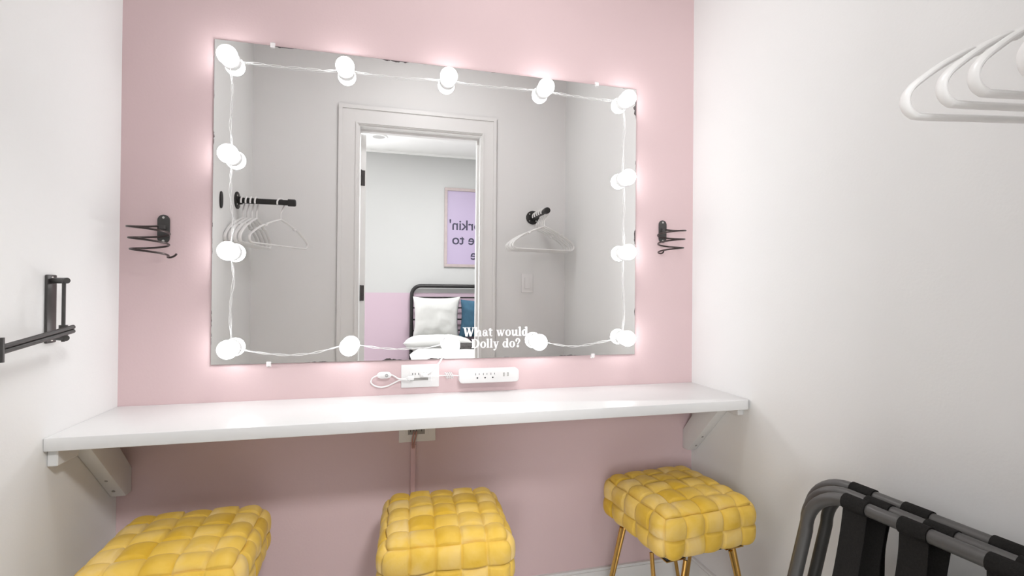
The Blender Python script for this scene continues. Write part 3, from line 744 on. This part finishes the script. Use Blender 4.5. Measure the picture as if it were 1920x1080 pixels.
# ------------------------------------------------------------------ iron pipes and hangers
def pipe_rod(lab, loc, L, rz):
    t = thing('pipe_rail', lab, 'clothes rail', loc, rz, 'black iron pipe rails')     # local +x is out of the wall
    MB().lathe([(0, 0), (0.040, 0), (0.041, 0.002), (0.041, 0.006), (0.038, 0.008), (0.021, 0.009), (0.0185, 0.011), (0.0185, 0.024), (0, 0.024)], (0, 0, 0), (1, 0, 0), 32).build('flange', M['pipe'], t)
    for a in (45, 135, 225, 315):
        MB().lathe([(0, 0.0024), (0.0035, 0.0018), (0.004, 0)], (0.0082, 0.029*math.cos(math.radians(a)), 0.029*math.sin(math.radians(a))), (1, 0, 0), 10).build('screw', M['steel'], t)
    MB().tube([(0.020, 0, 0), (L-0.02, 0, 0)], 0.0133, 20).build('pipe', M['pipe'], t)
    MB().lathe([(0, -0.036), (0.0155, -0.036), (0.0175, -0.034), (0.0175, -0.006), (0.0165, -0.002), (0.013, 0), (0, 0.0005)], (L, 0, 0), (1, 0, 0), 24).build('end_cap', M['pipe'], t)
    return t
pipe_rod('black iron pipe rail on the door wall right of the doorway, in the mirror', (0.846, -D, 1.509), 0.292, PI/2)
pipe_rod('black iron pipe rail on the left wall, holding spaced white hangers', (XL, -1.055, 1.485), 0.262, 0)
wp = thing('wall_flange', 'narrow black iron wall flange at the left edge of the mirror image', 'wall flange', (XL, -0.824, 1.447))
fm = MB().lathe([(0, 0), (0.036, 0), (0.037, 0.002), (0.037, 0.005), (0.034, 0.007), (0, 0.007)], (0, 0, 0), (1, 0, 0), 28)
for v in fm.bm.verts: v.co.y *= 0.42
fm.build('flange_disc', M['pipe'], wp)

def make_hanger():
    # origin at the middle of the rail it hangs on; hanger plane is local XZ
    t = thing('clothes_hanger', '', 'hanger', (0, 0, 0))
    hr = 0.0045
    # round rail rests under the hook
    Rk = 0.0133 + hr + 0.0005 + 0.006
    zc = 0.0133 + hr + 0.0004 - Rk
    hook = [(Rk*math.cos(a), 0, zc + Rk*math.sin(a)) for a in [math.radians(200 - 245*i/22) for i in range(23)]]
    hook += [tuple(p) for p in smooth_path([hook[-1], (0.010, 0, zc-0.030), (0.003, 0, zc-0.042), (0, 0, zc-0.055), (0, 0, -0.088)], 5)[1:]]
    MB().tube(hook, hr*0.86, 10).build('hook', M['hanger'], t)
    hx = 1.06
    half = [(0, -0.086), (0.012, -0.090), (0.050, -0.104), (0.082, -0.118), (0.087, -0.126), (0.094, -0.128), (0.102, -0.126), (0.135, -0.145), (0.163, -0.166), (0.176, -0.178), (0.1825, -0.190), (0.1815, -0.203), (0.173, -0.212), (0.158, -0.2145)]
    pts = [(x*hx, 0, z+0.003) for x, z in half] + [(0.08, 0, -0.2118), (0, 0, -0.212), (-0.08, 0, -0.2118)] + [(-x*hx, 0, z+0.003) for x, z in half[::-1]][:-1]
    MB().tube(smooth_path(pts, 7, closed=True), 0.0042, 14, closed=True, flat=0.0074).build('shoulder_frame', M['hanger'], t)
    return t
h0 = make_hanger()
first = [h0]
def put_hanger(loc, rz, lab, grp):
    o = first.pop() if first else copy_tree(h0)
    o.location = loc; o.rotation_euler = (0, 0, rz); o['label'] = lab; o['group'] = grp
gR = 'white hangers on the right pipe rail'
for y, dx, rz, lab in ((-1.083, 0.000, -11.5, 'white plastic hanger nearest the mirror on the rail right of the doorway'),
                       (-1.121, 0.000, -9.5, 'white plastic hanger second from the mirror on the rail right of the doorway'),
                       (-1.158, 0.000, -10.5, 'white plastic hanger in the middle of five on the rail right of the doorway'),
                       (-1.200, 0.000, -9.0, 'white plastic hanger second from the door wall on the rail right of the doorway'),
                       (-1.243, 0.000, -10.0, 'white plastic hanger closest to the door wall on the rail right of the doorway')):
    put_hanger((0.846+dx, y, 1.509), math.radians(rz), lab, gR)
gL = 'white hangers on the left pipe rail'
for x, rz, lab in ((-0.675, -84, 'white plastic hanger against the flange of the left rail'),
                   (-0.655, -84, 'white plastic hanger second from the flange on the left rail'),
                   (-0.635, -84, 'white plastic hanger third from the flange on the left rail'),
                   (-0.615, -84, 'white plastic hanger fourth from the flange on the left rail'),
                   (-0.508, -60, 'white plastic hanger turned broadside alone near the end of the left rail')):
    put_hanger((x, -1.055, 1.485), math.radians(rz), lab, gL)

sw = thing('light_switch', 'white rocker light switch on the door wall under the hangers', 'light switch', (0.8145, -D, 1.112))
MB().box(-0.036, 0.036, 0.0003, 0.006, -0.057, 0.057, 0.002, 2).build('cover_plate', M['plastic'], sw)
MB().box(-0.0165, 0.0165, 0.006, 0.0105, -0.033, 0.033, 0.0012, 1, Matrix.Rotation(math.radians(2.5), 4, 'X')).build('rocker', M['plastic'], sw)

# ------------------------------------------------------------------ bedroom beyond the door (seen in the mirror)
def text_mesh(body, size, depth):
    c = bpy.data.curves.new('txt', 'FONT'); c.body = body; c.size = size; c.extrude = depth; c.align_x = 'LEFT'; c.offset = size*0.012
    o = bpy.data.objects.new('txt', c); COL.objects.link(o)
    dg = bpy.context.evaluated_depsgraph_get()
    me = bpy.data.meshes.new_from_object(o.evaluated_get(dg))
    bpy.data.objects.remove(o); bpy.data.curves.remove(c)
    return me
PXC, PZC, PW, PH = 0.905, 1.7355, 0.66, 0.842
po = thing('framed_poster', 'lilac lettered poster in greyish wood frame above the bed', 'poster', (PXC, BY, PZC))
fr = MB(); f_ = 0.030
for a, b, c, d in ((-PW/2, PW/2, PH/2-f_, PH/2), (-PW/2, PW/2, -PH/2, -PH/2+f_), (-PW/2, -PW/2+f_, -PH/2+f_, PH/2-f_), (PW/2-f_, PW/2, -PH/2+f_, PH/2-f_)):
    fr.box(a, b, 0.0005, 0.024, c, d, 0.0015, 1)
fr.build('frame', M['wood_frame'], po)
MB().box(-PW/2+f_, PW/2-f_, 0.001, 0.010, -PH/2+f_, PH/2-f_).build('print', M['print'], po, smooth=False)
# the wall is read facing -y, so lines start at +x and end toward -x
for s, xe, z in (("Workin'", -0.275, -0.022), ('nine to', -0.245, -0.177), ('five', -0.045, -0.337)):
    me = text_mesh(s, 0.150, 0.0006)
    w_ = max(v.co.x for v in me.vertices)
    me.transform(Matrix.Translation((-w_, 0, 0)))
    me.transform(Matrix(((-1, 0, 0, xe), (0, 0, 1, 0.0108), (0, 1, 0, z), (0, 0, 0, 1))))
    o = bpy.data.objects.new('lettering', me); COL.objects.link(o); o.parent = po; me.materials.append(M['ink']); me.name = 'lettering'

bed = thing('metal_bed', 'black metal frame bed with white mattress beyond the doorway', 'bed', (0.93, -3.64, 0))
bx = 0.690
hb = MB(); Rb = 0.095; ztop = 1.110
P = [(-bx, 0, 0.0), (-bx, 0, ztop-Rb)] + [(-bx+Rb-Rb*math.cos(a), 0, ztop-Rb+Rb*math.sin(a)) for a in [PI/2*i/10 for i in range(1, 11)]]
P += [(bx-Rb+Rb*math.sin(a), 0, ztop-Rb+Rb*math.cos(a)) for a in [PI/2*i/10 for i in range(0, 11)]] + [(bx, 0, 0)]
hd = hb.tube(P, 0.019, 14).build('headboard', M['bed_metal'], bed)
for z in (0.990, 0.882, 0.760, 0.645):
    MB().tube([(-bx, 0, z), (bx, 0, z)], 0.0085 if z < 0.98 else 0.007, 10).build('rail', M['bed_metal'], hd)
for s in (-1, 1):
    MB().box(s*bx-0.015, s*bx+0.015, 0.0, 1.93, 0.26, 0.31).build('side_rail', M['bed_metal'], bed, smooth=False)
    MB().tube([(s*bx, 1.93, 0), (s*bx, 1.93, 0.36)], 0.019, 12).build('leg', M['bed_metal'], bed)
MB().box(-bx, bx, 1.915, 1.945, 0.26, 0.31).build('foot_rail', M['bed_metal'], bed, smooth=False)
MB().box(-0.68, 0.68, 0.03, 1.90, 0.27, 0.475, 0.04, 4).build('mattress', M['sheet_grey'], bed)['label'] = 'mattress in a grey fitted sheet'
def pillow(w, h, t, m, name, lab, grp=None, seed=0, pinch=0.10, puff=0.5):
    bm = bmesh.new(); N = 28
    def P(a, b, s):
        u, v = 2*a/N-1, 2*b/N-1
        e = (1-abs(u)**2.6)*(1-abs(v)**2.6)
        z = s*t/2*max(0, e)**puff
        x = u*w/2*(1-pinch*(1-v*v)*u*u*abs(u)); y = v*h/2*(1-pinch*(1-u*u)*v*v*abs(v))
        nz = noise.noise(Vector((u*2.2+seed, v*2.2, s)))*0.016*max(0, e)**0.4 + noise.noise(Vector((u*5+seed, v*5, s*2)))*0.007*max(0, e)**0.4
        return Vector((x, y, z + s*nz))
    T = [[bm.verts.new(P(a, b, 1)) for b in range(N+1)] for a in range(N+1)]
    Bt = [[bm.verts.new(P(a, b, -1)) for b in range(N+1)] for a in range(N+1)]
    for a in range(N):
        for b in range(N):
            bm.faces.new((T[a][b], T[a+1][b], T[a+1][b+1], T[a][b+1])); bm.faces.new((Bt[a][b], Bt[a][b+1], Bt[a+1][b+1], Bt[a+1][b]))
    bmesh.ops.remove_doubles(bm, verts=bm.verts[:], dist=0.0008)
    q = MB(); q.bm.free(); q.bm = bm
    o = q.build(name, m, None, True, 80)
    return tag(o, lab, 'pillow', grp)
def place(o, loc, rx, ry, rz): o.location = loc; o.rotation_euler = (math.radians(rx), math.radians(ry), math.radians(rz)); return o
# pillow local: width x, height y, thickness z ; rx turns height up
place(pillow(0.66, 0.44, 0.17, M['linen'], 'bed_pillow', 'white bed pillow lying flat at the left of the bed, below the cushions', 'white bed pillows', 1, 0.06), (0.475, -3.34, 0.545), 6, 0, 2)
place(pillow(0.66, 0.44, 0.17, M['linen'], 'bed_pillow', 'white bed pillow lying flat behind the door edge at right of the bed', 'white bed pillows', 5, 0.06), (1.25, -3.34, 0.545), 6, 0, -2)
place(pillow(0.47, 0.44, 0.16, M['linen'], 'square_cushion', 'white square cushion propped up against the bed headboard', None, 2), (0.478, -3.455, 0.79), 76, 0, 3)
place(pillow(0.45, 0.42, 0.15, M['teal'], 'square_cushion', 'slate blue velvet cushion propped beside the white one on the bed', None, 3), (0.930, -3.43, 0.775), 74, 0, -2)
def slab(x0, x1, y0, y1, z0, z1, amp, seed, name, m, lab, cat):
    bm = bmesh.new(); N = 44
    bmesh.ops.create_grid(bm, x_segments=N, y_segments=N, size=0.5)
    for v in bm.verts:
        u, q = v.co.x, v.co.y
        e = min(0.5-abs(u), 0.5-abs(q))
        d = min(1, e/0.07)
        v.co = Vector((x0+(u+.5)*(x1-x0), y0+(q+.5)*(y1-y0), z0 + (z1-z0)*math.sin(PI/2*d) + amp*d*(noise.noise(Vector((u*5+seed, q*6, 0))) + 0.5*noise.noise(Vector((u*13+seed, q*11, 3))))))
    r = bmesh.ops.extrude_face_region(bm, geom=bm.faces[:])
    for g_ in r['geom']:
        if isinstance(g_, bmesh.types.BMVert): g_.co.z = z0-0.004
    q = MB(); q.bm.free(); q.bm = bm
    return tag(q.build(name, m, None, True, 60), lab, cat)
slab(0.20, 1.66, -3.06, -1.76, 0.474, 0.535, 0.012, 2, 'duvet', M['linen'], 'white duvet over the foot of the bed', 'duvet')
slab(0.55, 1.64, -3.13, -2.86, 0.480, 0.565, 0.010, 9, 'folded_blanket', M['blanket'], 'dark charcoal blanket folded across the bed in front of the pillows', 'blanket')
